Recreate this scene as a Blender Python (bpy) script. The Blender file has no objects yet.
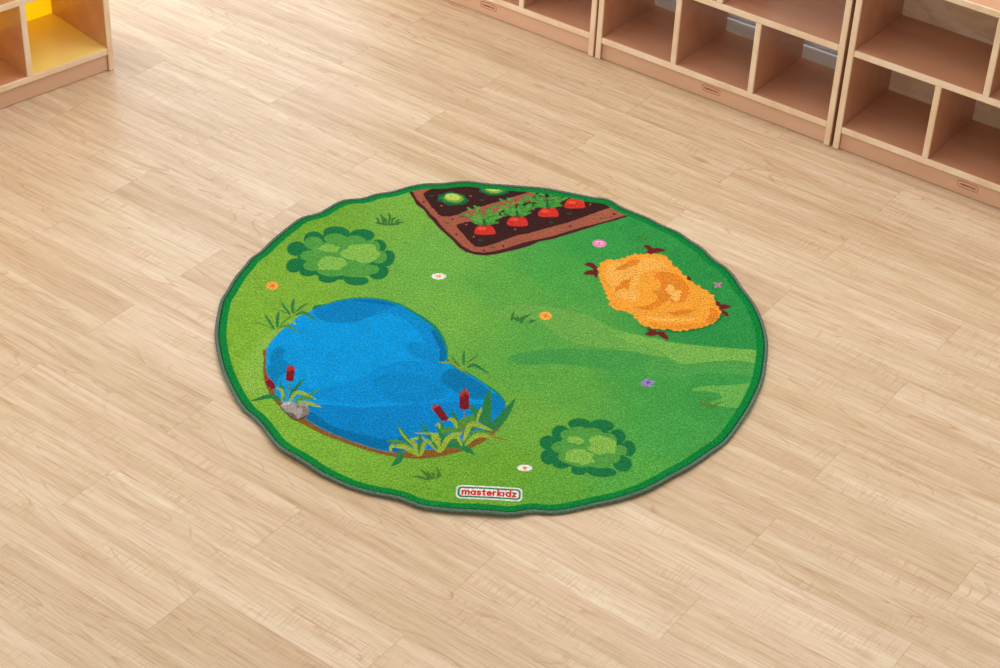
import bpy, bmesh, math, random
import numpy as np
from mathutils import Vector, Matrix

sc = bpy.context.scene
col = sc.collection
# ------------------------------------------------------------------ camera
# world frame: origin = rug centre on the floor, X along the front of the right-hand shelving, Y towards the back wall
cam_d = bpy.data.cameras.new('camera'); cam = bpy.data.objects.new('camera', cam_d); col.objects.link(cam)
Rv, Uv, Fv = Vector((0.803471, 0.594045, 0.039299)), Vector((-0.377839, 0.457804, 0.804769)), Vector((-0.460078, 0.661458, -0.592285))
cam.matrix_world = Matrix(((Rv.x, Uv.x, -Fv.x, 2.12393), (Rv.y, Uv.y, -Fv.y, -3.01835), (Rv.z, Uv.z, -Fv.z, 2.70205), (0, 0, 0, 1)))
cam_d.sensor_width = 36; cam_d.lens = 36 * 1951.028 / 1000.0; cam_d.clip_start = .05
sc.camera = cam
# ------------------------------------------------------------------ world, lights, exposure
sc.view_settings.view_transform = 'Standard'; sc.view_settings.look = 'None'
sc.view_settings.exposure = -1.04; sc.view_settings.gamma = 1.0; sc.view_settings.use_curve_mapping = False
w = bpy.data.worlds.new('world'); sc.world = w; w.use_nodes = True
w.node_tree.nodes['Background'].inputs[0].default_value = (.90, .95, 1, 1)
w.node_tree.nodes['Background'].inputs[1].default_value = 1.0

def area(name, loc, target, sx, sy, power, color):
    l = bpy.data.lights.new(name, 'AREA'); l.shape = 'RECTANGLE'; l.size = sx; l.size_y = sy
    l.energy = power; l.color = color
    o = bpy.data.objects.new(name, l); col.objects.link(o); o.location = loc
    o.rotation_euler = (Vector(target) - Vector(loc)).to_track_quat('-Z', 'Y').to_euler()
    return o
area('ceiling_or_fill_light', (.5, -.2, 2.93), (.5, -.2, 0), 2.6, 2.6, 46, (.98, .985, 1))
area('ceiling_or_fill_light', (-2.0, -.9, 2.93), (-2.0, -.9, 0), 1.2, 2.4, 52, (.98, .985, 1))
area('ceiling_or_fill_light', (.8, 1.40, 2.93), (.8, 1.42, 0), 3.4, .30, 72, (.98, .985, 1))  # added strip lamp, brightens the back floor and the skirting behind the shelves
area('window_or_fill_light', (-2.6, 1.84, 1.25), (-2.1, -.6, .2), 1.7, 2.2, 44, (.74, .88, 1))
area('window_or_fill_light', (-3.66, -.3, .70), (-1.6, -.2, .35), 1.8, 1.0, 120, (1, 1, 1))  # unseen source, kept low and strong to backlight the yellow panel
area('window_or_fill_light', (1.6, -4.9, 1.7), (.2, .6, .2), 3.2, 1.6, 62, (.95, .98, 1))  # added fill from the camera side, brightens shelf fronts and cubbies

# ------------------------------------------------------------------ helpers
def lin(h):
    if isinstance(h, str): c = [int(h[i:i+2], 16) / 255 for i in (0, 2, 4)]
    else: c = [v / 255 for v in h]
    return tuple(v / 12.92 if v <= .04045 else ((v + .055) / 1.055) ** 2.4 for v in c) + (1,)

class NT:
    def __init__(s, name):
        s.m = bpy.data.materials.new(name); s.m.use_nodes = True; s.t = s.m.node_tree; s.b = s.t.nodes['Principled BSDF']
    def n(s, typ, **kw):
        o = s.t.nodes.new(typ)
        for k, v in kw.items(): setattr(o, k, v)
        return o
    def put(s, sock, v):
        if hasattr(v, 'is_output'): s.t.links.new(v, sock)
        else: sock.default_value = v
    def math(s, op, a, b=None, c=None, clamp=False):
        o = s.n('ShaderNodeMath', operation=op, use_clamp=clamp); s.put(o.inputs[0], a)
        if b is not None: s.put(o.inputs[1], b)
        if c is not None: s.put(o.inputs[2], c)
        return o.outputs[0]
    def vec(s, x, y, z=0.0):
        o = s.n('ShaderNodeCombineXYZ'); s.put(o.inputs[0], x); s.put(o.inputs[1], y); s.put(o.inputs[2], z); return o.outputs[0]
    def noise(s, v, scale=1.0, detail=3.0, rough=.55, dist=0.0):
        o = s.n('ShaderNodeTexNoise'); s.put(o.inputs['Vector'], v)
        o.inputs['Scale'].default_value = scale; o.inputs['Detail'].default_value = detail
        o.inputs['Roughness'].default_value = rough; o.inputs['Distortion'].default_value = dist
        return o.outputs['Fac']
    def ramp(s, f, stops, interp='LINEAR'):
        o = s.n('ShaderNodeValToRGB'); s.put(o.inputs[0], f); e = o.color_ramp; e.interpolation = interp
        while len(e.elements) < len(stops): e.elements.new(.5)
        for k, (p, c) in enumerate(stops): e.elements[k].position = p; e.elements[k].color = c if len(c) == 4 else lin(c)
        return o.outputs[0]
    def mix(s, f, a, b, mode='MIX'):
        o = s.n('ShaderNodeMix', data_type='RGBA', blend_type=mode); s.put(o.inputs[0], f); s.put(o.inputs[6], a); s.put(o.inputs[7], b)
        return o.outputs[2]
    def bump(s, h, strength=.2, dist=.001):
        o = s.n('ShaderNodeBump'); s.put(o.inputs['Height'], h); o.inputs['Strength'].default_value = strength
        o.inputs['Distance'].default_value = dist; s.t.links.new(o.outputs[0], s.b.inputs['Normal'])
    def xyz(s, which='Object'):
        tc = s.n('ShaderNodeTexCoord'); sp = s.n('ShaderNodeSeparateXYZ'); s.t.links.new(tc.outputs[which], sp.inputs[0])
        return tc.outputs[which], sp.outputs[0], sp.outputs[1], sp.outputs[2]
    def base(s, c, rough=.5, spec=.5):
        s.put(s.b.inputs['Base Color'], c); s.put(s.b.inputs['Roughness'], rough); s.b.inputs['Specular IOR Level'].default_value = spec

def plain(name, c, rough=.5, spec=.5, var=.05, scale=40):
    t = NT(name); v, x, y, z = t.xyz(); f = t.noise(v, scale, 3)
    a = lin(c); d = tuple(k * (1 - var) for k in a[:3]) + (1,); e = tuple(min(1, k * (1 + var)) for k in a[:3]) + (1,)
    t.base(t.ramp(f, [(.3, d), (.7, e)]), rough, spec); return t.m

# -- floor: wood-look planks in half-bond, 0.784 x 0.1505 m
def floor_mat():
    t = NT('pale_oak_planks'); v, x, y, z = t.xyz()
    PW, PL = .1505, .784
    ry = t.math('DIVIDE', t.math('ADD', y, 1.207 + PW * 40), PW); row = t.math('FLOOR', ry); fy = t.math('FRACT', ry)
    par = t.math('MODULO', row, 2.0)
    rx = t.math('SUBTRACT', t.math('DIVIDE', t.math('ADD', x, PL * 20 - .073), PL), t.math('MULTIPLY', par, .5)); cx = t.math('FLOOR', rx); fx = t.math('FRACT', rx)
    wn = t.n('ShaderNodeTexWhiteNoise', noise_dimensions='2D'); t.put(wn.inputs[0], t.vec(row, cx))
    sp = t.n('ShaderNodeSeparateColor'); t.t.links.new(wn.outputs['Color'], sp.inputs[0]); r1, r2, r3 = sp.outputs
    ox = t.math('MULTIPLY', r1, 37.0); oy = t.math('MULTIPLY', r2, 53.0)
    px = t.math('ADD', x, ox); py = t.math('ADD', y, oy)
    g1 = t.noise(t.vec(t.math('MULTIPLY', px, 1.5), t.math('MULTIPLY', py, 30.0), r3), 1, 5, .68, .3)       # broad streaks
    g2 = t.noise(t.vec(t.math('MULTIPLY', px, 8.0), t.math('MULTIPLY', py, 190.0)), 1, 3, .7, .25)           # fine fibres
    g3 = t.noise(t.vec(t.math('MULTIPLY', px, 1.1), t.math('MULTIPLY', py, 9.0)), 1, 2, .5, .9)              # slow field whose contours make cathedrals
    ring = t.math('FRACT', t.math('MULTIPLY', g3, 17.0))
    line = t.math('SMOOTH_MIN', t.math('MULTIPLY', ring, 5.0), 1.0, .2)
    ln2 = t.noise(t.vec(t.math('MULTIPLY', px, 4.0), t.math('MULTIPLY', py, 26.0)), 1, 1)
    saw = t.noise(t.vec(t.math('MULTIPLY', px, 210.0), t.math('MULTIPLY', py, 16.0)), 1, 2, .6)              # cross saw marks
    sawm = t.math('MULTIPLY', t.noise(t.vec(t.math('MULTIPLY', px, 5.0), t.math('MULTIPLY', py, 14.0)), 1, 1), 1.0)
    c = t.ramp(g1, [(.25, 'c4a583'), (.42, 'd4ba9b'), (.58, 'dfcaae'), (.78, 'eadbc6')])
    fib = t.ramp(g2, [(.30, 'cdb398'), (.52, 'ffffff'), (.8, 'ffffff')])
    c = t.mix(.5, c, t.mix(1.0, c, fib, 'MULTIPLY'))
    lm = t.math('MULTIPLY', t.math('SUBTRACT', 1.0, line), t.math('MULTIPLY', t.math('SUBTRACT', ln2, .38, clamp=True), 2.4, clamp=True), clamp=True)
    c = t.mix(lm, c, lin('b98f62'))
    sm = t.math('MULTIPLY', t.math('GREATER_THAN', saw, .56), t.math('MULTIPLY', t.math('SUBTRACT', sawm, .42, clamp=True), 3.0, clamp=True))
    c = t.mix(t.math('MULTIPLY', sm, .6), c, lin('c2a17c'))
    pink = t.noise(t.vec(t.math('MULTIPLY', px, 1.8), t.math('MULTIPLY', py, 16.0), 3.3), 1, 3, .6)
    c = t.mix(1.0, c, t.ramp(pink, [(.35, (.99, 1.0, .95, 1)), (.65, (1.02, .985, 1.0, 1))]), 'MULTIPLY')
    tone = t.ramp(r3, [(0, 'e9e0d6'), (.5, 'f6f1ea'), (1, 'ffffff')])
    c = t.mix(.6, c, t.mix(1.0, c, tone, 'MULTIPLY'))
    kn = t.noise(t.vec(t.math('MULTIPLY', px, 9.0), t.math('MULTIPLY', py, 22.0)), 1, 0)
    c = t.mix(t.math('MULTIPLY', t.math('SUBTRACT', kn, .80, clamp=True), 4.0, clamp=True), c, lin('a57c54'))
    ey = t.math('MINIMUM', fy, t.math('SUBTRACT', 1.0, fy)); ex = t.math('MINIMUM', fx, t.math('SUBTRACT', 1.0, fx))
    sy = t.math('LESS_THAN', ey, .0045); sx = t.math('LESS_THAN', ex, .0010)
    seam = t.math('MAXIMUM', t.math('MULTIPLY', sy, .20), t.math('MULTIPLY', sx, .42))
    c = t.mix(seam, c, lin('96714b'))
    t.base(c, t.math('MULTIPLY_ADD', g2, .10, .33), .5)
    h = t.math('SUBTRACT', t.math('MULTIPLY', g2, .25), t.math('MAXIMUM', sy, sx))
    t.bump(h, .22, .0006)
    return t.m

def wood_face(name='beech_laminate', a='cb9270', b='d7a07d', d='b87f5e'):
    t = NT(name); v, x, y, z = t.xyz()
    g = t.noise(t.vec(t.math('MULTIPLY', x, 2.5), t.math('MULTIPLY', y, 14.0), t.math('MULTIPLY', z, 14.0)), 1, 4, .55, .3)
    f = t.noise(v, 160, 2)
    c = t.mix(t.math('MULTIPLY', f, .12), t.ramp(g, [(.3, a), (.7, b)]), lin(d))
    t.base(c, .14, .6); return t.m
def edge_wood():
    t = NT('birch_edge'); v, x, y, z = t.xyz()
    g = t.noise(t.vec(t.math('MULTIPLY', x, 9.0), t.math('MULTIPLY', y, 30.0), t.math('MULTIPLY', z, 9.0)), 1, 4, .6, .5)
    t.base(t.ramp(g, [(.3, 'ebc8a2'), (.5, 'f4d8b6'), (.7, 'f9e5ca')]), .38, .5); return t.m
def ply_back():
    t = NT('birch_plywood'); v, x, y, z = t.xyz()
    g = t.noise(t.vec(t.math('MULTIPLY', x, 7.0), t.math('MULTIPLY', y, 7.0), t.math('MULTIPLY', z, 22.0)), 1, 5, .6, 1.2)
    t.base(t.ramp(g, [(.3, 'd6b78e'), (.5, 'e6caa2'), (.7, 'f2dfc2')]), .5, .4); return t.m
def acrylic():
    t = NT('yellow_acrylic'); t.base(lin('ffe64a'), .25, .5)
    tr = t.n('ShaderNodeBsdfTranslucent'); t.put(tr.inputs[0], lin('ffe23c'))
    ts = t.n('ShaderNodeBsdfTransparent'); t.put(ts.inputs[0], lin('ffe85a'))
    m1 = t.n('ShaderNodeMixShader'); m1.inputs[0].default_value = .55
    t.t.links.new(t.b.outputs[0], m1.inputs[1]); t.t.links.new(tr.outputs[0], m1.inputs[2])
    m2 = t.n('ShaderNodeMixShader'); m2.inputs[0].default_value = .30
    t.t.links.new(m1.outputs[0], m2.inputs[1]); t.t.links.new(ts.outputs[0], m2.inputs[2])
    t.t.links.new(m2.outputs[0], t.t.nodes['Material Output'].inputs[0]); return t.m
def rug_mat():
    t = NT('printed_pile'); v, x, y, z = t.xyz()
    a = t.n('ShaderNodeVertexColor', layer_name='print')
    rows = t.noise(t.vec(t.math('MULTIPLY', x, 330.0), t.math('MULTIPLY', y, 190.0)), 1, 3, .75)
    tuft = t.noise(v, 150, 2, .7)
    mot = t.noise(v, 26, 3, .6)
    c = t.mix(1.0, a.outputs[0], (.88, .86, .92, 1), 'MULTIPLY')
    c = t.mix(1.0, c, t.ramp(rows, [(.34, (.52, .56, .50, 1)), (.5, (.98, .98, .98, 1)), (.66, (1.5, 1.42, 1.30, 1))]), 'MULTIPLY')
    c = t.mix(1.0, c, t.ramp(tuft, [(.32, (.80, .82, .82, 1)), (.68, (1.2, 1.18, 1.16, 1))]), 'MULTIPLY')
    c = t.mix(1.0, c, t.ramp(mot, [(.3, (.92, .94, .92, 1)), (.7, (1.07, 1.05, 1.05, 1))]), 'MULTIPLY')
    t.base(c, .95, .06)
    t.bump(t.math('ADD', rows, tuft), .7, .0022); return t.m
def binding_mat():
    t = NT('grey_green_binding'); v, x, y, z = t.xyz()
    f = t.noise(v, 330, 2, .7)
    t.base(t.ramp(f, [(.3, '40584a'), (.7, '6c8674')]), .85, .2); t.bump(f, .5, .001); return t.m

M = dict(floor=floor_mat(), face=wood_face(), kick=wood_face('pale_beech', 'd6a988', 'e0b697', 'c49676'), edge=edge_wood(), ply=ply_back(), yellow=acrylic(), rug=rug_mat(), binding=binding_mat(),
         wall=plain('painted_wall', 'dcdcd8', .7, .3, .02, 8), trim=plain('white_gloss_trim', 'f2f4f8', .35, .5, .01, 20), ceil=plain('ceiling_paint', 'eceae6', .8, .2, .01, 5),
         burn=plain('burnt_engraving', 'b0563e', .6, .3, .08, 300), jute=plain('rug_backing', '4b5a48', .9, .1, .1, 200),
         frame=plain('white_window_frame', 'e8e8e6', .4, .5, .01, 20))
ln_ = NT('yellow_liner'); ln_.base(lin('ffe588'), .12, .5); M['liner'] = ln_.m
gm = NT('window_glass'); gm.base((1, 1, 1, 1), .02, .5); gm.b.inputs['Transmission Weight'].default_value = 1; gm.b.inputs['IOR'].default_value = 1.1; M['glass'] = gm.m

def mesh_obj(name, bm, mat, parent=None, smooth=False):
    me = bpy.data.meshes.new(name); bm.normal_update(); bm.to_mesh(me); bm.free()
    if smooth: me.polygons.foreach_set('use_smooth', [True] * len(me.polygons))
    me.materials.append(mat); o = bpy.data.objects.new(name, me); col.objects.link(o)
    if parent: o.parent = parent
    return o
def box(bm, x0, x1, y0, y1, z0, z1, bev=0.0, seg=2):
    r = bmesh.ops.create_cube(bm, size=1); vs = r['verts']
    for v in vs: v.co = Vector((x0 + (v.co.x + .5) * (x1 - x0), y0 + (v.co.y + .5) * (y1 - y0), z0 + (v.co.z + .5) * (z1 - z0)))
    if bev:
        es = {e for v in vs for e in v.link_edges}
        bmesh.ops.bevel(bm, geom=list(es), offset=bev, segments=seg, affect='EDGES', profile=.5)
    return bm
def bx(*a, **k): return box(bmesh.new(), *a, **k)
def struct(o): o['kind'] = 'structure'; return o

# ------------------------------------------------------------------ the room
XL, XR, YF, YB, ZC = -3.5, 4.2, -5.0, 1.665, 3.0
struct(mesh_obj('floor', bx(XL - .1, XR + .1, YF - .1, YB + .4, -.06, 0), M['floor']))
struct(mesh_obj('ceiling', bx(XL - .1, XR + .1, YF - .1, YB + .1, ZC, ZC + .08), M['ceil']))
def wall_with_hole(name, axis, at, out, a0, a1, h0, h1, z0, z1):
    bm = bmesh.new(); t0, t1 = sorted((at, at + out))
    for (p, q, r, s) in ((a0, h0, 0, ZC), (h1, a1, 0, ZC), (h0, h1, 0, z0), (h0, h1, z1, ZC)):
        if q - p < 1e-4 or s - r < 1e-4: continue
        if axis == 'x': box(bm, p, q, t0, t1, r, s)
        else: box(bm, t0, t1, p, q, r, s)
    return struct(mesh_obj(name, bm, M['wall']))
wall_with_hole('wall_back', 'x', YB, .1, XL - .1, XR + .1, -4.0 + .6, -1.80, .12, 2.35)
wall_with_hole('wall_left', 'y', XL, -.1, YF, YB, -1.25, .65, .15, 1.25)
wall_with_hole('wall_front', 'x', YF, -.1, XL - .1, XR + .1, 0, 3.2, .9, 2.5)
wall_with_hole('wall_right', 'y', XR, .1, YF, YB, 0, 0, 0, 0)
def window(name, axis, at, a0, a1, z0, z1, mull):
    bm = bmesh.new(); t = .04
    def b(p, q, r, s):
        if axis == 'x': box(bm, p, q, at + .02, at + .07, r, s, .004)
        else: box(bm, at - .07, at - .02, p, q, r, s, .004)
    b(a0, a1, z0, z0 + t); b(a0, a1, z1 - t, z1); b(a0, a0 + t, z0, z1); b(a1 - t, a1, z0, z1)
    for k in range(1, mull): c = a0 + (a1 - a0) * k / mull; b(c - t / 2, c + t / 2, z0, z1)
    return struct(mesh_obj(name, bm, M['frame']))
window('window_1', 'x', YB, -3.4, -1.80, .12, 2.35, 2)
window('backlight_window', 'y', XL, -1.25, .65, .15, 1.25, 2)  # unseen opening, kept low so its light falls on the yellow back

def baseboard(name, x0, x1):
    # stepped profile: square plinth, recessed groove, rounded cap
    prof = [(0, 0), (-.020, 0), (-.020, .050), (-.018, .053), (-.010, .054), (-.010, .060), (-.0165, .0615), (-.0165, .078), (-.012, .084), (-.0075, .092), (-.005, .100), (0, .102)]
    bm = bmesh.new(); a = [bm.verts.new((x0, YB + p, z)) for p, z in prof]; b = [bm.verts.new((x1, YB + p, z)) for p, z in prof]
    n = len(prof)
    for i in range(n): bm.faces.new((a[i], a[(i + 1) % n], b[(i + 1) % n], b[i]))
    bm.faces.new(a[::-1]); bm.faces.new(b); bmesh.ops.recalc_face_normals(bm, faces=bm.faces[:])
    return struct(mesh_obj(name, bm, M['trim']))
baseboard('baseboard_back', -1.80, XR)

# ------------------------------------------------------------------ shelving units
def rounded_ring(bm, w, h, r, t, y, z, x, d):
    def loop(w, h, r):
        pts = []
        for cx, cz, a0 in ((w/2-r, h/2-r, 0), (-w/2+r, h/2-r, 90), (-w/2+r, -h/2+r, 180), (w/2-r, -h/2+r, 270)):
            for k in range(6): a = math.radians(a0 + 18 * k); pts.append((x + cx + r * math.cos(a), z + cz + r * math.sin(a)))
        return pts
    o = loop(w, h, r); i = loop(w - 2*t, h - 2*t, max(.001, r - t)); n = len(o)
    V = [[bm.verts.new((p[0], yy, p[1])) for p in L] for L, yy in ((o, y - d), (i, y - d), (o, y), (i, y))]
    for k in range(n):
        j = (k + 1) % n
        bm.faces.new((V[0][k], V[0][j], V[1][j], V[1][k])); bm.faces.new((V[0][j], V[0][k], V[2][k], V[2][j])); bm.faces.new((V[1][k], V[1][j], V[3][j], V[3][k]))
def seg_bar(bm, p, q, w, y, d, f):
    # flat bar for one pen stroke; f maps the glyph plane into space
    dx, dz = q[0]-p[0], q[1]-p[1]; L = math.hypot(dx, dz) or 1e-6; ux, uz = dx/L*w/2, dz/L*w/2
    P = [(p[0]-ux-uz, p[1]-uz+ux), (p[0]-ux+uz, p[1]-uz-ux), (q[0]+ux+uz, q[1]+uz-ux), (q[0]+ux-uz, q[1]+uz+ux)]
    lo = [bm.verts.new((a, y, b)) for a, b in P]; hi = [bm.verts.new((a, y - d, b)) for a, b in P]
    bm.faces.new(hi)
    for k in range(4): bm.faces.new((lo[k], lo[(k+1) % 4], hi[(k+1) % 4], hi[k]))
def arc(cx, cy, rx, ry, a0, a1, n=8): return [(cx + rx*math.cos(math.radians(a0 + (a1-a0)*k/n)), cy + ry*math.sin(math.radians(a0 + (a1-a0)*k/n))) for k in range(n+1)]
# pen strokes, x-height 1
GL = {'m': (1.5, [[(0, 0), (0, 1)], [(0, .6)] + arc(.36, .62, .36, .36, 180, 0) + [(.72, 0)], [(.72, .6)] + arc(1.08, .62, .36, .36, 180, 0) + [(1.44, 0)]]),
      'a': (1.0, [arc(.45, .5, .45, .5, 0, 360, 14), [(.9, 1), (.9, 0)]]),
      's': (.75, [[(.68, .88)] + arc(.36, .76, .32, .24, 60, 250, 6) + arc(.36, .25, .34, .25, 80, -130, 6) + [(.0, .12)]]),
      't': (.62, [[(.28, 1.4), (.28, .25)] + arc(.5, .22, .22, .22, 180, 270, 4), [(0, 1), (.58, 1)]]),
      'e': (.95, [[(.05, .52), (.88, .52)] + arc(.45, .5, .45, .5, 5, 315, 12)]),
      'r': (.62, [[(0, 0), (0, 1)], [(0, .55)] + arc(.36, .58, .36, .40, 180, 75, 4)]),
      'k': (.8, [[(0, 0), (0, 1.5)], [(.68, 1), (.05, .48), (.72, 0)]]),
      'i': (.22, [[(0, 0), (0, 1)]]),
      'd': (1.0, [arc(.45, .5, .45, .5, 0, 360, 14), [(.9, 1.5), (.9, 0)]]),
      'z': (.75, [[(.02, 1), (.7, 1), (.02, 0), (.72, 0)]])}
def word_strokes(word, gap=.34):
    x = 0; out = []
    for ch in word:
        wd, st = GL[ch]
        for s in st: out.append([(a + x, b) for a, b in s])
        x += wd + gap
    return out, x - gap

def shelf_unit(label, cat_group, loc, rotz, W, tops, dividers, back, logo_x, H=.5400, D=.285, liner=None):
    """tops: heights of shelf boards; dividers: per bay row, list of local x of divider centres; front face at y=0"""
    root = bpy.data.objects.new('storage_shelf', None); col.objects.link(root)
    root.location = loc; root.rotation_euler = (0, 0, rotz)
    root['label'] = label; root['category'] = 'shelf'
    if cat_group: root['group'] = cat_group
    T = .0175; E = .0050
    def panel(name, x0, x1, y0, y1, z0, z1):
        p = mesh_obj(name, bx(x0, x1, y0 + E, y1, z0, z1, bev=.0008, seg=1), M['face'], root)
        mesh_obj('edge_band', bx(x0, x1, y0, y0 + E, z0, z1, bev=.0023, seg=3), M['edge'], p, smooth=False)
        return p
    panel('side_panel', 0, T, 0, D, .001, H); panel('side_panel', W - T, W, 0, D, .001, H)
    e = .0004
    for z in tops: panel('shelf_board', T + e, W - T - e, .001, D - .006, z - .0183, z)
    lv = list(tops) + [H]
    for k, z in enumerate(tops):
        zt = lv[k+1] - .0183
        for x in dividers[k]:
            if k == len(tops) - 1: continue
            panel('divider', x - T/2, x + T/2, .001, D - .006, z + e, zt - e)
    kb = mesh_obj('kick_board', bx(T + e, W - T - e, .0085, .022, .0015, tops[0] - .0187, bev=.0006, seg=1), M['kick'], root)
    if back: mesh_obj('back_panel', bx(T + e, W - T - e, D - .0055, D - .0005, tops[0] - .017, H - .018), M[back], root)
    if liner:
        a0, a1 = liner
        ln = mesh_obj('shelf_liner', bx(a0, a1, .004, D - .0065, tops[0] + .0003, tops[0] + .0013), M['liner'], root); ln['label'] = 'glossy yellow shelf liner'
    # burnt-in maker's mark on the kick board
    if logo_x is not None:
        bm = bmesh.new(); cz = .0320
        rounded_ring(bm, .059, .0195, .006, .0014, .0085, cz, logo_x, .0005)
        st, wd = word_strokes('masterkidz'); s = .044 / wd
        for L in st:
            for p, q in zip(L[:-1], L[1:]): seg_bar(bm, (logo_x - .022 + p[0]*s, cz - .0026 + p[1]*s), (logo_x - .022 + q[0]*s, cz - .0026 + q[1]*s), .0011, .0085, .0004, None)
        lg = mesh_obj('logo', bm, M['burn'], kb); lg['label'] = 'burnt brown outlined maker mark'
    return root
FY = 1.263
TOPS = [.071, .3030, .5385]
three = lambda W: [.0175 + (W - .035) / 3 - .0 - .003, .0175 + (W - .035) * 2 / 3 + .003]
W2 = .772
# unit in the middle, open back
shelf_unit('open-backed beech shelf unit between its neighbours, white skirting seen through its bottom cubbies', None, (-.567, FY, 0), 0, W2, TOPS,
           [[.260, .512], [.386], []], None, .388)
shelf_unit('beech shelf unit furthest left along the back wall, mostly cut off by the top edge', None, (-.574 - W2, FY, 0), 0, W2, TOPS,
           [[.260, .5095], [.386], []], None, .386)
shelf_unit('beech shelf unit with pale plywood back at the right edge of the photo', None, (.2155, FY, 0), 0, W2, TOPS,
           [[.2645, .512], [.3925], []], 'ply', .394, D=.279)
# yellow-backed unit at the left
th = math.radians(79.65); WL = .80
cx, cy = -1.56199, .31780
shelf_unit('beech shelf unit with bright yellow see-through back in the upper left corner', None, (cx - WL*math.cos(th), cy - WL*math.sin(th), 0), th, WL, TOPS,
           [[WL - .523, WL - .266], [WL - .40], []], 'yellow', WL - .393, liner=(WL - .257, WL - .018))

# ------------------------------------------------------------------ the rug
ROT = 0.603518
rim = [(1.1, 0.6471), (6.4, 0.6467), (11.8, 0.6465), (15.8, 0.6435), (19.6, 0.6391), (24.2, 0.6438), (28.0, 0.6425), (29.9, 0.6342), (32.7, 0.6334), (36.7, 0.6386), (40.0, 0.6339), (43.6, 0.6405), (46.7, 0.6378), (49.3, 0.6345), (52.6, 0.6377), (56.7, 0.6317), (60.7, 0.631), (63.8, 0.6464), (65.4, 0.6433), (67.6, 0.6337), (71.8, 0.6338), (75.9, 0.634), (79.7, 0.6351), (84.0, 0.6306), (89.0, 0.6323), (93.9, 0.6353), (96.8, 0.6441), (99.4, 0.6433), (102.4, 0.6362), (104.8, 0.6344), (107.3, 0.6418), (110.0, 0.6418), (112.8, 0.64), (115.0, 0.6341), (117.8, 0.635), (119.7, 0.6417), (122.4, 0.6363), (124.5, 0.6376), (126.7, 0.6531), (129.2, 0.6544), (132.8, 0.6444), (135.9, 0.6396), (137.9, 0.6491), (140.0, 0.653), (143.2, 0.6457), (147.1, 0.6417), (152.3, 0.6394), (154.6, 0.6367), (157.0, 0.6407), (158.4, 0.6453), (162.0, 0.6404), (167.2, 0.6407), (172.7, 0.6409), (175.0, 0.6469), (179.3, 0.6443), (183.6, 0.6436), (188.8, 0.6429), (192.3, 0.6408), (197.5, 0.6404), (202.6, 0.6403), (207.8, 0.6406), (212.2, 0.6426), (214.9, 0.6411), (216.8, 0.6359), (219.9, 0.637), (223.4, 0.6442), (227.0, 0.654), (230.1, 0.6539), (233.0, 0.6504), (235.8, 0.6521), (238.0, 0.6552), (241.3, 0.6549), (244.7, 0.6569), (247.2, 0.6561), (249.6, 0.6536), (253.0, 0.6493), (255.1, 0.6485), (257.1, 0.6548), (259.1, 0.6618), (261.7, 0.66), (264.6, 0.6592), (267.4, 0.6581), (270.0, 0.6567), (272.5, 0.6594), (275.8, 0.6636), (277.9, 0.6559), (280.0, 0.6512), (282.7, 0.6615), (285.8, 0.6611), (289.0, 0.6585), (292.1, 0.6572), (294.9, 0.6611), (298.4, 0.6607), (301.8, 0.6595), (305.2, 0.6555), (308.6, 0.6503), (312.8, 0.6514), (316.1, 0.6495), (319.6, 0.6483), (323.9, 0.6516), (330.0, 0.6462), (335.5, 0.645), (340.8, 0.6435), (346.1, 0.6445), (351.8, 0.6438), (357.5, 0.6463)]
ang = np.array([r[0] for r in rim]); rad = np.array([r[1] for r in rim])
A3 = np.concatenate([ang - 360, ang, ang + 360]); R3 = np.concatenate([rad] * 3)
def edge_radius(deg):
    # periodic, lightly smoothed outline
    g = sum(np.interp((deg + o) % 360, A3, R3) * k for o, k in ((-1.2, .3), (0, .4), (1.2, .3))); return g
def lift(deg, r):
    a = np.radians(deg); w = .5 + .5 * np.sin(11 * a + 1.2 * np.sin(2 * a) + .5); v = .5 + .5 * np.sin(17 * a + 2)
    k = np.clip((r - .78) / .22, 0, 1); k = k * k * (3 - 2 * k)
    return k * (.004 * w + .002 * v)
logo = (16.36, -592.38, 139.37, 45.05)
def axis_lines(lo, hi, fine):
    v = [lo]
    while v[-1] < hi: v.append(v[-1] + (.0008 if fine[0] < v[-1] < fine[1] else .0015))
    return np.array(v)
lx, ly = logo[0] / 1000, logo[1] / 1000
gx = axis_lines(-.68, .68, (lx - .075, lx + .075)); gy = axis_lines(-.68, .68, (ly - .027, ly + .027))
X, Y = np.meshgrid(gx, gy); nx, ny = len(gx), len(gy)
DEG = np.degrees(np.arctan2(Y, X)) % 360; RR = np.hypot(X, Y); ER = edge_radius(DEG)
def L3(h): return np.array(lin(h)[:3])
# base colour of the printed grass: smooth interpolation between sampled greens
GSL = [[-559.0, -60.0, '82b83a'], [-555.0, -250.0, '86bb3e'], [-534.0, 104.0, '80b63c'], [-425.0, 444.0, '74ad38'], [-249.0, 461.0, '7ab547'], [-138.0, 289.0, '72b54c'], [14.0, 153.0, '62ae4a'], [-101.0, 60.0, '76b64a'], [160.0, 2.0, '5bab4a'], [257.0, 348.0, '3da04a'], [384.0, 450.0, '34994a'], [502.0, 282.0, '2f9648'], [585.0, 39.0, '31984a'], [492.0, 71.0, '2f9448'], [158.0, 251.0, '4fa84a'], [344.0, -137.0, '4ba54a'], [427.0, -347.0, '4aa64c'], [522.0, -233.0, '3f9f4a'], [162.0, -189.0, '62ac48'], [75.0, -341.0, '72b244'], [36.0, -514.0, '72ae38'], [-89.0, -557.0, '74b038'], [-284.0, -507.0, '7fb93e'], [-449.0, -384.0, '84bb3e'], [292.0, -527.0, '58ac48'], [165.0, -569.0, '66ae40'], [-213.0, -599.0, '78b23a']]
num = np.zeros((ny, nx, 3)); den = np.zeros((ny, nx))
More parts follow.
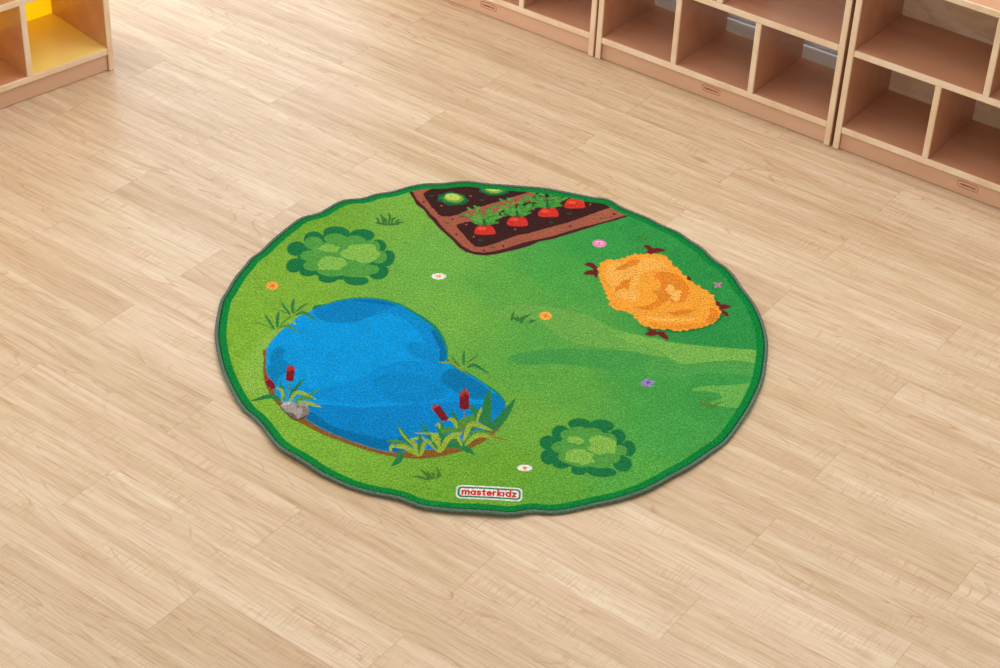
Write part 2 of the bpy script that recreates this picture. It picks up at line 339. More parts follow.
for a, b, c in GSL:
    wgt = 1 / (((X * 1000 - a) ** 2 + ((Y * 1000 - b)) ** 2) / 1e4 + .25) ** 2
    num += wgt[..., None] * L3(c); den += wgt
C = num / den[..., None]
def cover(poly, bb_pad=2):
    """coverage of polygon (mm) on the vertex grid, 2x2 supersampled; returns slices and array"""
    p = np.asarray(poly, float) / 1000
    i0, i1 = np.searchsorted(gx, p[:, 0].min()) - bb_pad, np.searchsorted(gx, p[:, 0].max()) + bb_pad
    j0, j1 = np.searchsorted(gy, p[:, 1].min()) - bb_pad, np.searchsorted(gy, p[:, 1].max()) + bb_pad
    i0, j0 = max(i0, 0), max(j0, 0); i1, j1 = min(i1, nx), min(j1, ny)
    if i1 <= i0 or j1 <= j0: return None
    xs, ys = gx[i0:i1], gy[j0:j1]; cov = np.zeros((len(ys), len(xs)))
    offs = (-.00045, .00045)
    for oy in offs:
        yy = ys + oy
        for ox in offs:
            xx = xs + ox; ins = np.zeros((len(ys), len(xs)), bool)
            for k in range(len(p)):
                x0, y0 = p[k]; x1, y1 = p[(k + 1) % len(p)]
                if y0 == y1: continue
                rows = (yy >= min(y0, y1)) & (yy < max(y0, y1))
                if not rows.any(): continue
                xi = x0 + (yy[rows] - y0) * (x1 - x0) / (y1 - y0)
                ins[rows] ^= xx[None, :] < xi[:, None]
            cov += ins / 4
    return (slice(j0, j1), slice(i0, i1)), cov
def paint(poly, c):
    r = cover(poly)
    if r is None: return
    s, k = r; C[s] = C[s] * (1 - k[..., None]) + L3(c) * k[..., None]
def smooth_closed(P, n=5):
    P = np.asarray(P, float); o = []
    for i in range(len(P)):
        a, b, c, d = P[i-1], P[i], P[(i+1) % len(P)], P[(i+2) % len(P)]
        for t in np.arange(n) / n: o.append(.5 * (2*b + (c-a)*t + (2*a-5*b+4*c-d)*t*t + (3*b-a-3*c+d)*t**3))
    return np.array(o)
def smooth_open(P, n=9):
    P = np.asarray(P, float)
    if len(P) == 2: return P[0] + (P[1] - P[0]) * np.linspace(0, 1, n)[:, None]
    q = np.vstack([2*P[0]-P[1], P, 2*P[-1]-P[-2]]); o = []
    for u in np.linspace(0, 1, n):
        s = u * (len(P) - 1); i = min(int(s), len(P) - 2); t = s - i; a, b, c, d = q[i:i+4]
        o.append(.5 * (2*b + (c-a)*t + (2*a-5*b+4*c-d)*t*t + (3*b-a-3*c+d)*t**3))
    return np.array(o)
rnd = random.Random(11)
SQ = .62     # blades are drawn wider across the rug than along it
PRINT = [
('P','6fb050',1,0,[6,48,28,79,73,98,150,92,226,67,286,21,346,-2,405,-19,403,-81,344,-68,277,-59,226,-53,166,-27,136,8,90,45,44,41]),
('P','7ab954',1,0,[286,-7,331,2,405,-19,494,-30,568,-36,624,-45,619,-90,566,-80,491,-94,446,-105,414,-87,389,-52,337,-38]),
('P','52a64f',1,0,[371,-157,350,-129,373,-90,414,-87,446,-105,491,-96,565,-82,619,-93,613,-137,562,-135,489,-135,429,-158]),
('P','6ab454',1,0,[460,-203,486,-185,552,-177,615,-167,599,-232,576,-259,533,-261,498,-246,527,-226,507,-207]),
('P','4aa04c',1,0,[41,-112,122,-75,226,-66,329,-73,373,-90,350,-129,284,-140,174,-128,79,-136]),
('P','8cbf4c',1,0,[-511,-128,-512,-186,-498,-255,-485,-295,-508,-311,-543,-273,-548,-174,-528,-93,-492,-30,-473,-5]),
('E','1f7a44',18,0,[-491.2,283.9,23.2,30.1]),
('E','1f7a44',18,0,[-487.6,213.5,20.6,31]),
('E','1f7a44',18,0,[-452.8,192.2,20.6,22.7]),
('E','1f7a44',18,0,[-454.1,329.7,24.3,34]),
('E','1f7a44',18,0,[-401.1,366.3,33,27.5]),
('E','1f7a44',18,0,[-336.6,362,31.1,27.5]),
('E','1f7a44',18,0,[-294.7,314.6,22.4,32.1]),
('E','1f7a44',18,0,[-265,266.9,17.6,35]),
('E','1f7a44',18,0,[-283.4,207.5,25.3,34.3]),
('E','1f7a44',18,0,[-332.5,164.1,29.6,20.8]),
('E','1f7a44',18,0,[-401.9,168.4,23.7,20.9]),
('E','1f7a44',18,0,[-379.2,264.8,106.6,100.9]),
('E','55a246',18,0,[-452.2,312.8,23.3,27]),
('E','55a246',18,0,[-400.7,338.9,28.1,23.8]),
('E','55a246',18,0,[-352.9,333,28.1,25.5]),
('E','55a246',18,0,[-311,313.1,23.4,28.7]),
('E','55a246',18,0,[-286.2,269.2,18.6,28.3]),
('E','55a246',18,0,[-300.1,214.2,18.4,19.6]),
('E','55a246',18,0,[-340.3,198.3,41.2,21.1]),
('E','55a246',18,0,[-396.1,201.4,36.6,26]),
('E','55a246',18,0,[-444.1,217.5,22,22.9]),
('E','55a246',18,0,[-453.2,258.1,25.9,23.2]),
('E','55a246',18,0,[-379.2,264.8,78.8,66.9]),
('E','86bf52',14,0.22,[-411.4,295.4,24.2,18.4]),
('E','86bf52',14,0.22,[-401.1,228,36.8,29.5]),
('E','86bf52',14,0.22,[-334.3,284,42.8,40.2]),
('E','1f7a44',18,0,[138.6,-413.1,19.8,24.8]),
('E','1f7a44',18,0,[139.2,-461.2,17.2,25.6]),
('E','1f7a44',18,0,[165.2,-378.2,20,27.7]),
('E','1f7a44',18,0,[166,-481.3,18.4,17.7]),
('E','1f7a44',18,0,[206.8,-343.7,26,21.4]),
('E','1f7a44',18,0,[254.9,-344.5,27.3,21.4]),
('E','1f7a44',18,0,[290,-377.9,17.5,23.8]),
('E','1f7a44',18,0,[312.9,-418.4,14.9,27.3]),
('E','1f7a44',18,0,[298.7,-472.6,20.5,26.8]),
('E','1f7a44',18,0,[253.5,-502.7,31.7,17.6]),
('E','1f7a44',18,0,[204.8,-500.3,17.1,16.4]),
('E','1f7a44',18,0,[223.3,-425.6,82.6,72]),
('E','55a246',18,0,[188.1,-382.9,24.1,19.8]),
('E','55a246',18,0,[167.6,-426.9,22.7,19.4]),
('E','55a246',18,0,[180.2,-458,20.5,20.5]),
('E','55a246',18,0,[233.8,-375.9,25,22.5]),
('E','55a246',18,0,[267,-392.9,20.8,23.6]),
('E','55a246',18,0,[291.3,-426.6,18.6,18.1]),
('E','55a246',18,0,[274.5,-450.4,19.7,21.8]),
('E','55a246',18,0,[249.7,-474.6,28.6,15.2]),
('E','55a246',18,0,[208.8,-474.7,28.6,15.2]),
('E','55a246',18,0,[223.3,-425.6,61.9,52.1]),
('E','55a246',18,0,[204.7,-368.4,20.9,17.2]),
('E','86bf52',14,0.22,[196.4,-399.9,18.2,13.1]),
('E','86bf52',14,0.22,[206.8,-455.8,30.4,24.4]),
('E','86bf52',14,0.22,[258.5,-411.8,33.9,30]),
('P','4c2428',0,0,[-234,567,-221,538,-212,513,-190,490,-179,463,-163,439,-149,413,-133,390,-110,357,-94,329,-75,309,-51,300,-24,299,-1,306,21,317,58,336,81,351,105,373,138,387,173,410,216,438,258,465,301,487,335,510,331,519,281,592,156,656,-1,688,-188,646,-233,577]),
('P','a55f49',0,0,[-226,572,-212,536,-189,504,-171,472,-157,454,-144,426,-127,397,-104,366,-85,336,-60,315,-33,311,-7,319,21,334,40,347,66,365,105,385,140,402,173,424,216,451,249,468,286,487,327,512,329,519,281,592,156,656,-1,688,-188,646,-227,584]),
('P','3f2423',0,1,[-198,563,-190,541,-178,519,-171,503,-163,495,-155,476,-143,466,-122,468,-104,478,-81,500,-57,513,-33,530,-9,546,14,558,33,574,64,593,82,605,63,647,-126,658,-179,585]),
('P','3f2423',0,1,[-105,431,-101,415,-88,394,-75,368,-62,348,-52,335,-37,336,-20,344,6,362,24,377,47,395,80,410,107,426,131,441,167,462,197,481,228,504,262,526,283,540,281,592,157,632,92,597,77,555,53,547,20,521,-13,484,-43,466,-66,452,-84,444]),
('E','1d6540',16,0.12,[-120.5,547.7,38.3,28.7]),
('E','2c8a48',14,0.15,[-120.6,548.9,30.7,21.8]),
('E','7fae38',14,0.08,[-118.3,552.5,23.9,20.7]),
('E','bfdc6a',14,0.1,[-120.3,555.8,20.3,13.8]),
('E','1d6540',16,0.12,[-17.2,603.9,38.7,29.2]),
('E','2c8a48',14,0.15,[-17.2,605.1,31,22.2]),
('E','7fae38',14,0.08,[-14.9,608.8,24.2,21]),
('E','bfdc6a',14,0.1,[-16.9,612.1,20.5,14]),
('P','d3372c',1,0,[-58,397,-57,416,-50,430,-41,436,-34,429,-25,438,-15,431,-7,412,-7,397,-34,392,-52,392]),
('E','e8583f',18,0,[-40.7,419.3,10.2,7.1]),
('P','d3372c',1,0,[22,448,23,462,31,478,40,485,48,477,57,486,67,479,74,462,73,443,50,438,28,439]),
('E','e8583f',18,0,[40.4,467.8,10.3,7.2]),
('P','d3372c',1,0,[101,492,101,511,111,527,120,531,125,524,134,532,146,526,152,506,150,493,125,488,107,489]),
('E','e8583f',18,0,[118.1,514.5,10.4,7.4]),
('P','d3372c',1,0,[168,536,169,558,177,573,189,578,203,577,215,567,219,550,217,536,186,532]),
('E','e8583f',18,0,[186,559.7,10.5,7.5]),
('B','3d9240',3.9,0,[-34,441,-61,464,-82,473]),
('B','4fa040',6.3,0,[-43,446,-55,459]),
('B','58aa44',6.3,0,[-46,446,-43,447]),
('B','58aa44',6.3,0,[-52,453,-65,461]),
('B','4fa040',6.3,0,[-55,453,-52,460]),
('B','58aa44',6.4,0,[-61,461,-76,474]),
('B','58aa44',6.4,0,[-64,460,-61,473]),
('B','468f3c',6.4,0,[-70,468,-85,482]),
('B','4fa040',6.4,0,[-73,468,-70,472]),
('B','468f3c',6.4,0,[-79,475,-95,489]),
('B','58aa44',6.4,0,[-82,475,-79,483]),
('B','3d9240',3.9,0,[-34,441,-56,483,-73,499]),
('B','468f3c',6.3,0,[-43,455,-55,462]),
('B','4fa040',6.3,0,[-46,455,-41,457]),
('B','468f3c',6.4,0,[-52,470,-66,474]),
('B','58aa44',6.4,0,[-55,470,-49,482]),
('B','468f3c',6.4,0,[-62,486,-72,495]),
('B','58aa44',6.4,0,[-64,485,-59,489]),
('B','58aa44',6.4,0,[-71,501,-82,515]),
('B','4fa040',6.4,0,[-73,501,-70,509]),
('B','3d9240',3.9,0,[-34,441,-46,491,-55,509]),
('B','58aa44',6.4,0,[-39,458,-49,470]),
('B','468f3c',6.4,0,[-41,458,-35,471]),
('B','4fa040',6.4,0,[-43,476,-52,491]),
('B','468f3c',6.4,0,[-46,475,-38,480]),
('B','58aa44',6.4,0,[-48,493,-59,505]),
('B','468f3c',6.4,0,[-51,493,-44,505]),
('B','4fa040',6.4,0,[-53,511,-66,524]),
('B','58aa44',6.4,0,[-56,511,-48,520]),
('B','3d9240',3.9,0,[-34,441,-30,490,-26,509]),
('B','4fa040',6.4,0,[-31,458,-37,474]),
('B','58aa44',6.4,0,[-33,458,-24,460]),
('B','468f3c',6.4,0,[-29,475,-35,492]),
('B','58aa44',6.4,0,[-31,475,-21,489]),
('B','4fa040',6.4,0,[-27,493,-34,501]),
('B','4fa040',6.4,0,[-29,493,-19,500]),
('B','468f3c',6.4,0,[-25,511,-34,516]),
('B','468f3c',6.4,0,[-28,511,-20,517]),
('B','3d9240',3.9,0,[-34,441,-24,497,-16,519]),
('B','4fa040',6.4,0,[-28,461,-34,472]),
('B','4fa040',6.4,0,[-30,460,-21,462]),
('B','4fa040',6.4,0,[-24,480,-31,489]),
('B','58aa44',6.4,0,[-26,480,-14,489]),
('B','58aa44',6.4,0,[-19,500,-29,510]),
('B','4fa040',6.4,0,[-22,500,-14,502]),
('B','468f3c',6.4,0,[-15,520,-21,533]),
('B','4fa040',6.4,0,[-18,520,-7,528]),
('B','3d9240',3.9,0,[-34,441,-15,484,2,502]),
('B','468f3c',6.3,0,[-25,452,-30,469]),
('B','4fa040',6.3,0,[-27,452,-14,457]),
('B','58aa44',6.4,0,[-18,465,-25,472]),
('B','4fa040',6.4,0,[-21,465,-11,471]),
('B','4fa040',6.4,0,[-12,478,-16,488]),
('B','468f3c',6.4,0,[-14,478,-1,490]),
('B','58aa44',6.4,0,[-5,491,-9,496]),
('B','58aa44',6.4,0,[-8,490,2,494]),
('B','4fa040',6.4,0,[1,503,-4,511]),
('B','58aa44',6.4,0,[-1,503,8,516]),
('B','3d9240',3.9,0,[-34,441,-9,469,12,482]),
('B','468f3c',6.3,0,[-23,448,-26,459]),
('B','468f3c',6.3,0,[-25,448,-13,459]),
('B','468f3c',6.4,0,[-14,457,-17,466]),
('B','58aa44',6.4,0,[-17,457,-6,469]),
('B','4fa040',6.4,0,[-6,466,-10,478]),
('B','468f3c',6.4,0,[-9,466,3,472]),
('B','4fa040',6.4,0,[2,475,-4,488]),
('B','58aa44',6.4,0,[0,475,11,481]),
('B','58aa44',6.4,0,[11,484,7,501]),
('B','468f3c',6.4,0,[8,484,21,486]),
('B','3d9240',3.9,0,[-34,441,-19,442,-8,446]),
('B','468f3c',6.3,0,[-23,442,-28,458]),
('B','468f3c',6.3,0,[-25,441,-14,454]),
('B','468f3c',6.3,0,[-15,445,-22,457]),
('B','468f3c',6.3,0,[-17,445,-8,452]),
('B','4fa040',6.3,0,[-7,449,-12,456]),
('B','468f3c',6.3,0,[-9,449,3,452]),
('B','3d9240',3.9,0,[-34,441,-48,439,-59,441]),
('B','58aa44',6.3,0,[-42,440,-55,450]),
('B','4fa040',6.3,0,[-45,440,-40,448]),
('B','468f3c',6.3,0,[-50,442,-62,452]),
('B','468f3c',6.3,0,[-52,442,-46,444]),
('B','468f3c',6.3,0,[-58,445,-69,454]),
('B','58aa44',6.3,0,[-60,444,-54,447]),
('B','3d9240',3.9,0,[-34,441,-51,457,-64,464]),
('B','58aa44',6.3,0,[-41,446,-50,460]),
('B','4fa040',6.3,0,[-43,445,-38,451]),
('B','4fa040',6.3,0,[-48,453,-57,463]),
('B','58aa44',6.3,0,[-50,452,-46,465]),
('B','58aa44',6.4,0,[-55,460,-65,470]),
('B','58aa44',6.4,0,[-57,459,-53,462]),
('B','468f3c',6.4,0,[-62,467,-74,475]),
('B','58aa44',6.4,0,[-64,466,-59,476]),
('B','3d9240',3.9,0,[-34,441,-18,462,-5,472]),
('B','58aa44',6.3,0,[-25,448,-29,463]),
('B','4fa040',6.3,0,[-27,448,-16,461]),
('B','58aa44',6.4,0,[-18,457,-24,471]),
('B','4fa040',6.4,0,[-21,456,-10,460]),
('B','468f3c',6.4,0,[-11,466,-16,476]),
('B','58aa44',6.4,0,[-14,465,-5,479]),
('B','4fa040',6.4,0,[-5,475,-12,479]),
('B','58aa44',6.4,0,[-7,474,2,477]),
('B','1f6b3e',7.8,0,[-34,430,-36,466]),
('B','3d9240',4,0,[47,490,21,513,-1,522]),
('B','468f3c',6.4,0,[38,494,25,505]),
('B','468f3c',6.4,0,[36,494,39,505]),
('B','58aa44',6.4,0,[29,502,18,508]),
('B','468f3c',6.4,0,[27,502,29,503]),
('B','58aa44',6.4,0,[20,509,7,524]),
('B','468f3c',6.4,0,[18,509,21,521]),
('B','58aa44',6.4,0,[11,517,-2,526]),
('B','4fa040',6.4,0,[9,517,12,525]),
('B','468f3c',6.4,0,[2,524,-10,534]),
('B','468f3c',6.4,0,[0,524,2,535]),
('B','3d9240',4,0,[47,490,26,532,9,549]),
('B','4fa040',6.4,0,[38,504,27,520]),
('B','4fa040',6.4,0,[36,504,42,509]),
('B','468f3c',6.4,0,[29,519,16,524]),
('B','468f3c',6.4,0,[27,519,34,523]),
('B','468f3c',6.4,0,[20,535,9,541]),
('B','4fa040',6.4,0,[18,535,24,542]),
('B','4fa040',6.5,0,[11,550,-2,564]),
('B','4fa040',6.5,0,[9,550,13,558]),
('B','3d9240',4,0,[47,490,36,540,27,559]),
('B','58aa44',6.4,0,[43,507,32,523]),
('B','4fa040',6.4,0,[41,506,49,520]),
('B','4fa040',6.4,0,[38,524,30,535]),
('B','468f3c',6.4,0,[36,524,41,535]),
('B','468f3c',6.4,0,[34,542,24,558]),
('B','58aa44',6.4,0,[31,542,40,547]),
('B','58aa44',6.5,0,[29,560,18,568]),
('B','4fa040',6.5,0,[26,560,35,568]),
('B','3d9240',4,0,[47,490,52,539,56,559]),
('B','468f3c',6.4,0,[51,507,41,522]),
('B','58aa44',6.4,0,[49,506,58,520]),
('B','58aa44',6.4,0,[53,524,46,534]),
('B','4fa040',6.4,0,[51,524,59,537]),
('B','58aa44',6.4,0,[55,542,46,554]),
('B','58aa44',6.4,0,[53,542,62,548]),
('B','4fa040',6.5,0,[57,560,51,566]),
('B','468f3c',6.5,0,[55,560,66,569]),
('B','3d9240',4,0,[47,490,58,546,67,568]),
('B','58aa44',6.4,0,[54,509,45,523]),
('B','58aa44',6.4,0,[52,509,60,522]),
('B','468f3c',6.4,0,[58,529,50,535]),
('B','4fa040',6.4,0,[56,529,64,532]),
('B','4fa040',6.5,0,[63,549,57,564]),
('B','468f3c',6.5,0,[60,549,71,560]),
('B','468f3c',6.5,0,[67,570,61,581]),
('B','4fa040',6.5,0,[65,569,77,574]),
('B','3d9240',4,0,[47,490,67,533,84,552]),
('B','58aa44',6.4,0,[57,501,53,509]),
('B','468f3c',6.4,0,[54,501,65,513]),
('B','468f3c',6.4,0,[63,514,59,520]),
('B','58aa44',6.4,0,[61,514,75,526]),
('B','468f3c',6.4,0,[70,527,67,536]),
('B','4fa040',6.4,0,[68,526,80,535]),
('B','468f3c',6.4,0,[77,540,72,547]),
('B','58aa44',6.4,0,[75,539,86,542]),
('B','4fa040',6.5,0,[84,553,80,569]),
('B','468f3c',6.5,0,[81,553,92,563]),
('B','3d9240',4,0,[47,490,73,518,94,531]),
('B','58aa44',6.4,0,[59,496,55,506]),
('B','58aa44',6.4,0,[56,496,71,501]),
('B','468f3c',6.4,0,[67,505,65,522]),
('B','4fa040',6.4,0,[65,505,75,508]),
('B','468f3c',6.4,0,[76,515,69,522]),
('B','468f3c',6.4,0,[73,514,83,527]),
('B','468f3c',6.4,0,[84,524,81,539]),
('B','468f3c',6.4,0,[82,523,95,537]),
('B','468f3c',6.4,0,[93,533,89,548]),
('B','468f3c',6.4,0,[91,533,103,536]),
('B','3d9240',4,0,[47,490,62,490,74,494]),
('B','468f3c',6.4,0,[58,490,50,499]),
('B','468f3c',6.4,0,[56,490,68,497]),
('B','468f3c',6.4,0,[67,494,62,506]),
('B','58aa44',6.4,0,[64,494,75,505]),
('B','468f3c',6.4,0,[75,498,69,513]),
('B','468f3c',6.4,0,[72,498,84,509]),
('B','3d9240',4,0,[47,490,33,488,22,489]),
('B','4fa040',6.4,0,[39,488,26,503]),
('B','4fa040',6.4,0,[37,488,44,498]),
('B','468f3c',6.4,0,[31,491,21,501]),
('B','58aa44',6.4,0,[29,490,37,494]),
('B','4fa040',6.4,0,[23,493,12,504]),
('B','468f3c',6.4,0,[21,493,28,494]),
('B','3d9240',4,0,[47,490,31,505,18,512]),
('B','468f3c',6.4,0,[40,494,31,508]),
('B','4fa040',6.4,0,[38,494,45,496]),
('B','468f3c',6.4,0,[34,501,21,506]),
('B','4fa040',6.4,0,[31,501,38,510]),
('B','4fa040',6.4,0,[27,508,13,524]),
('B','4fa040',6.4,0,[24,508,30,511]),
('B','58aa44',6.4,0,[20,515,10,529]),
('B','58aa44',6.4,0,[17,515,25,520]),
('B','3d9240',4,0,[47,490,64,510,77,521]),
('B','58aa44',6.4,0,[57,496,50,506]),
('B','4fa040',6.4,0,[54,496,65,510]),
('B','468f3c',6.4,0,[64,505,56,513]),
('B','468f3c',6.4,0,[61,505,71,509]),
('B','468f3c',6.4,0,[71,514,65,521]),
('B','4fa040',6.4,0,[68,514,79,521]),
('B','58aa44',6.4,0,[77,524,72,540]),
('B','468f3c',6.4,0,[75,523,88,530]),
('B','1f6b3e',7.9,0,[48,479,46,515]),
('B','3d9240',4,0,[124,535,97,558,76,568]),
('B','468f3c',6.4,0,[115,540,103,547]),
('B','4fa040',6.4,0,[112,539,115,543]),
('B','58aa44',6.5,0,[106,547,92,559]),
('B','468f3c',6.5,0,[103,547,109,549]),
('B','4fa040',6.5,0,[97,555,83,567]),
('B','58aa44',6.5,0,[94,554,100,567]),
('B','58aa44',6.5,0,[88,562,74,574]),
('B','4fa040',6.5,0,[85,562,90,576]),
('B','4fa040',6.5,0,[79,570,68,581]),
('B','4fa040',6.5,0,[76,570,79,583]),
('B','3d9240',4,0,[124,535,103,578,86,595]),
('B','58aa44',6.5,0,[115,549,101,560]),
('B','4fa040',6.5,0,[112,549,120,551]),
('B','4fa040',6.5,0,[106,565,92,578]),
('B','4fa040',6.5,0,[104,565,110,569]),
('B','468f3c',6.5,0,[97,581,86,589]),
('B','468f3c',6.5,0,[95,580,102,594]),
('B','4fa040',6.5,0,[88,596,78,603]),
('B','4fa040',6.5,0,[86,596,94,606]),
('B','3d9240',4,0,[124,535,113,586,104,605]),
('B','4fa040',6.5,0,[120,552,109,559]),
('B','468f3c',6.5,0,[117,552,125,559]),
('B','4fa040',6.5,0,[115,570,104,579]),
('B','468f3c',6.5,0,[113,570,120,578]),
('B','58aa44',6.5,0,[111,588,101,598]),
('B','4fa040',6.5,0,[108,588,117,590]),
('B','4fa040',6.5,0,[106,607,97,615]),
('B','58aa44',6.5,0,[104,606,111,610]),
('B','3d9240',4,0,[124,535,129,585,134,605]),
('B','468f3c',6.5,0,[128,552,119,561]),
('B','468f3c',6.5,0,[125,552,136,565]),
('B','4fa040',6.5,0,[130,570,120,577]),
('B','468f3c',6.5,0,[128,570,136,572]),
('B','4fa040',6.5,0,[132,588,125,602]),
('B','58aa44',6.5,0,[130,588,142,596]),
('B','4fa040',6.5,0,[135,606,124,621]),
('B','58aa44',6.5,0,[132,606,140,620]),
('B','3d9240',4,0,[124,535,135,592,145,615]),
('B','468f3c',6.5,0,[131,555,124,564]),
('B','58aa44',6.5,0,[128,554,140,562]),
('B','468f3c',6.5,0,[136,575,127,589]),
('B','58aa44',6.5,0,[133,575,142,580]),
('B','468f3c',6.5,0,[140,595,133,611]),
('B','58aa44',6.5,0,[138,595,147,605]),
('B','4fa040',6.5,0,[145,616,140,629]),
('B','468f3c',6.5,0,[143,616,152,617]),
('B','3d9240',4,0,[124,535,145,579,162,598]),
('B','468f3c',6.5,0,[134,546,130,556]),
('B','468f3c',6.5,0,[131,546,141,548]),
('B','4fa040',6.5,0,[140,559,134,567]),
('B','468f3c',6.5,0,[138,559,149,569]),
('B','4fa040',6.5,0,[147,572,141,589]),
('B','468f3c',6.5,0,[145,572,157,581]),
('B','58aa44',6.5,0,[154,586,150,595]),
('B','468f3c',6.5,0,[152,585,161,589]),
('B','468f3c',6.5,0,[161,599,154,606]),
('B','58aa44',6.5,0,[159,599,172,601]),
('B','3d9240',4,0,[124,535,150,563,171,577]),
('B','468f3c',6.5,0,[136,542,130,559]),
('B','4fa040',6.5,0,[133,541,146,545]),
('B','4fa040',6.5,0,[144,551,139,560]),
('B','4fa040',6.5,0,[142,551,155,553]),
('B','468f3c',6.5,0,[153,560,150,567]),
('B','468f3c',6.5,0,[151,560,161,567]),
('B','58aa44',6.5,0,[162,569,158,580]),
('B','58aa44',6.5,0,[159,569,172,580]),
('B','4fa040',6.5,0,[171,579,164,587]),
('B','58aa44',6.5,0,[168,578,178,584]),
('B','3d9240',4,0,[124,535,139,535,151,539]),
('B','468f3c',6.4,0,[135,535,127,550]),
('B','4fa040',6.4,0,[133,535,142,545]),
('B','58aa44',6.5,0,[143,539,135,544]),
('B','4fa040',6.5,0,[141,539,153,553]),
('B','4fa040',6.5,0,[152,543,147,559]),
('B','4fa040',6.5,0,[149,543,162,545]),
('B','3d9240',4,0,[124,535,110,533,98,534]),
('B','4fa040',6.4,0,[116,533,103,544]),
('B','468f3c',6.4,0,[113,533,119,535]),
('B','468f3c',6.4,0,[108,536,98,542]),
('B','4fa040',6.4,0,[105,536,112,544]),
('B','468f3c',6.4,0,[100,538,91,544]),
('B','4fa040',6.4,0,[97,538,106,551]),
('B','3d9240',4,0,[124,535,108,551,94,558]),
('B','468f3c',6.4,0,[117,539,107,548]),
('B','58aa44',6.4,0,[115,539,119,547]),
('B','468f3c',6.5,0,[110,546,99,551]),
('B','4fa040',6.5,0,[108,546,112,557]),
('B','468f3c',6.5,0,[103,554,91,567]),
('B','468f3c',6.5,0,[101,553,106,564]),
('B','468f3c',6.5,0,[97,561,86,571]),
('B','468f3c',6.5,0,[94,561,100,574]),
('B','3d9240',4,0,[124,535,141,556,154,566]),
('B','468f3c',6.5,0,[134,542,127,546]),
('B','468f3c',6.5,0,[131,541,143,545]),
('B','468f3c',6.5,0,[141,551,133,564]),
('B','468f3c',6.5,0,[138,550,149,556]),
('B','58aa44',6.5,0,[148,560,143,577]),
('B','58aa44',6.5,0,[145,560,157,568]),
('B','468f3c',6.5,0,[155,569,149,579]),
('B','468f3c',6.5,0,[152,569,162,572]),
('B','1f6b3e',8,0,[124,524,122,561]),
('E','4c2428',8,0,[-116.6,456.4,3.3,3.9]),
('E','3c6a35',8,0,[-128.5,435.3,6.6,3.9]),
('E','3c6a35',8,0,[-93,469.8,6.7,3.9]),
('E','4c2428',8,0,[-102.4,386.1,3.3,3.8]),
('E','3c6a35',8,0,[-9.1,336.5,6.5,3.7]),
('E','4c2428',8,0,[-30.7,319.6,3.3,3.7]),
('E','4c2428',8,0,[-193.9,525.9,3.4,4]),
('E','4c2428',8,0,[15.9,345.2,3.3,3.7]),
('E','2c1a1a',8,0,[182.3,451.1,3.3,3.9]),
('E','3c6a35',8,0,[261.5,492,6.7,3.9]),
('E','2c1a1a',8,0,[293.8,511.9,3.4,4]),
('E','23522f',8,0,[-46.1,551.9,6.8,4]),
('E','23522f',8,0,[-175.7,554,6.7,4]),
('E','23522f',8,0,[-41.5,365.7,6.6,3.8]),
('E','23522f',8,0,[135.2,464.5,6.7,3.9]),
('E','23522f',8,0,[179,507.8,6.7,3.9]),
('E','b06a4e',8,0,[-147.2,513.8,2.7,3.4]),
('E','b06a4e',8,0,[-75.2,567.6,2.8,3.5]),
('E','b06a4e',8,0,[-58.6,380.4,2.7,3.2]),
('E','b06a4e',8,0,[88.5,520.8,2.8,3.4]),
('E','b06a4e',8,0,[43.6,423.8,2.7,3.3]),
('E','b06a4e',8,0,[232.7,551.5,2.8,3.4]),
('E','b06a4e',8,0,[-80.1,434.3,2.7,3.3]),
('P','86602a',1,0,[-511,-128,-513,-168,-509,-206,-501,-249,-481,-299,-452,-343,-419,-380,-388,-402,-352,-426,-304,-448,-258,-468,-217,-482,-178,-489,-133,-489,-89,-477,-51,-459,-19,-437,14,-402,38,-353,45,-316,33,-280,-104,-216,-406,-144]),
('P','1c8a62',1,0,[-425,34,-392,63,-351,87,-308,96,-265,93,-223,78,-191,54,-155,22,-128,-9,-109,-50,-98,-92,-95,-129,-81,-153,-46,-177,-9,-212,22,-243,42,-279,15,-272,-166,-172,-352,-89]),
('P','0b9ee6',1,0,[-510,-143,-510,-118,-497,-76,-478,-39,-453,5,-425,32,-391,60,-350,81,-308,91,-264,87,-226,72,-193,46,-160,15,-134,-17,-115,-56,-104,-93,-100,-132,-84,-158,-47,-182,-10,-217,20,-249,38,-279,42,-305,32,-335,7,-378,-25,-412,-69,-441,-119,-457,-168,-468,-207,-471,-259,-454,-306,-433,-354,-407,-398,-371,-442,-333,-470,-292,-491,-243,-504,-196]),
('P','0a85c9',1,0,[-422,30,-390,58,-350,79,-308,88,-264,85,-227,70,-206,56,-230,43,-260,34,-283,20,-318,-4,-359,-14,-397,-6]),
('P','0673b8',1,0,[-338,82,-308,88,-264,85,-227,70,-244,67,-281,73]),
('P','0a90d6',1,0,[-278,31,-254,38,-216,25,-176,-23,-148,-77,-111,-99,-104,-93,-115,-56,-134,-17,-160,15,-193,46,-226,70]),
('P','0a8fd4',1,0,[-195,-91,-173,-74,-136,-86,-110,-109,-101,-130,-108,-158,-144,-141,-175,-124]),
('P','0870ab',1,0,[-139,-30,-132,-21,-115,-57,-104,-93,-100,-129,-114,-144,-117,-94]),
('P','0b93dc',1,0,[-475,-256,-392,-268,-292,-222,-254,-180,-192,-145,-108,-158,-47,-184,-43,-277,-99,-300,-157,-305,-215,-300,-272,-314,-330,-310,-418,-289]),
('P','0a88cf',1,0,[-448,-329,-357,-322,-271,-324,-180,-307,-65,-288,16,-300,26,-345,-25,-411,-119,-455,-207,-469,-306,-432,-379,-383]),
('P','0a8cd0',1,0,[-257,-219,-212,-191,-152,-200,-105,-211,-90,-262,-135,-294,-204,-299,-241,-265]),
('P','087bb4',1,0,[-108,-197,-83,-165,-47,-187,-9,-222,5,-249,-14,-274,-55,-264,-95,-229]),
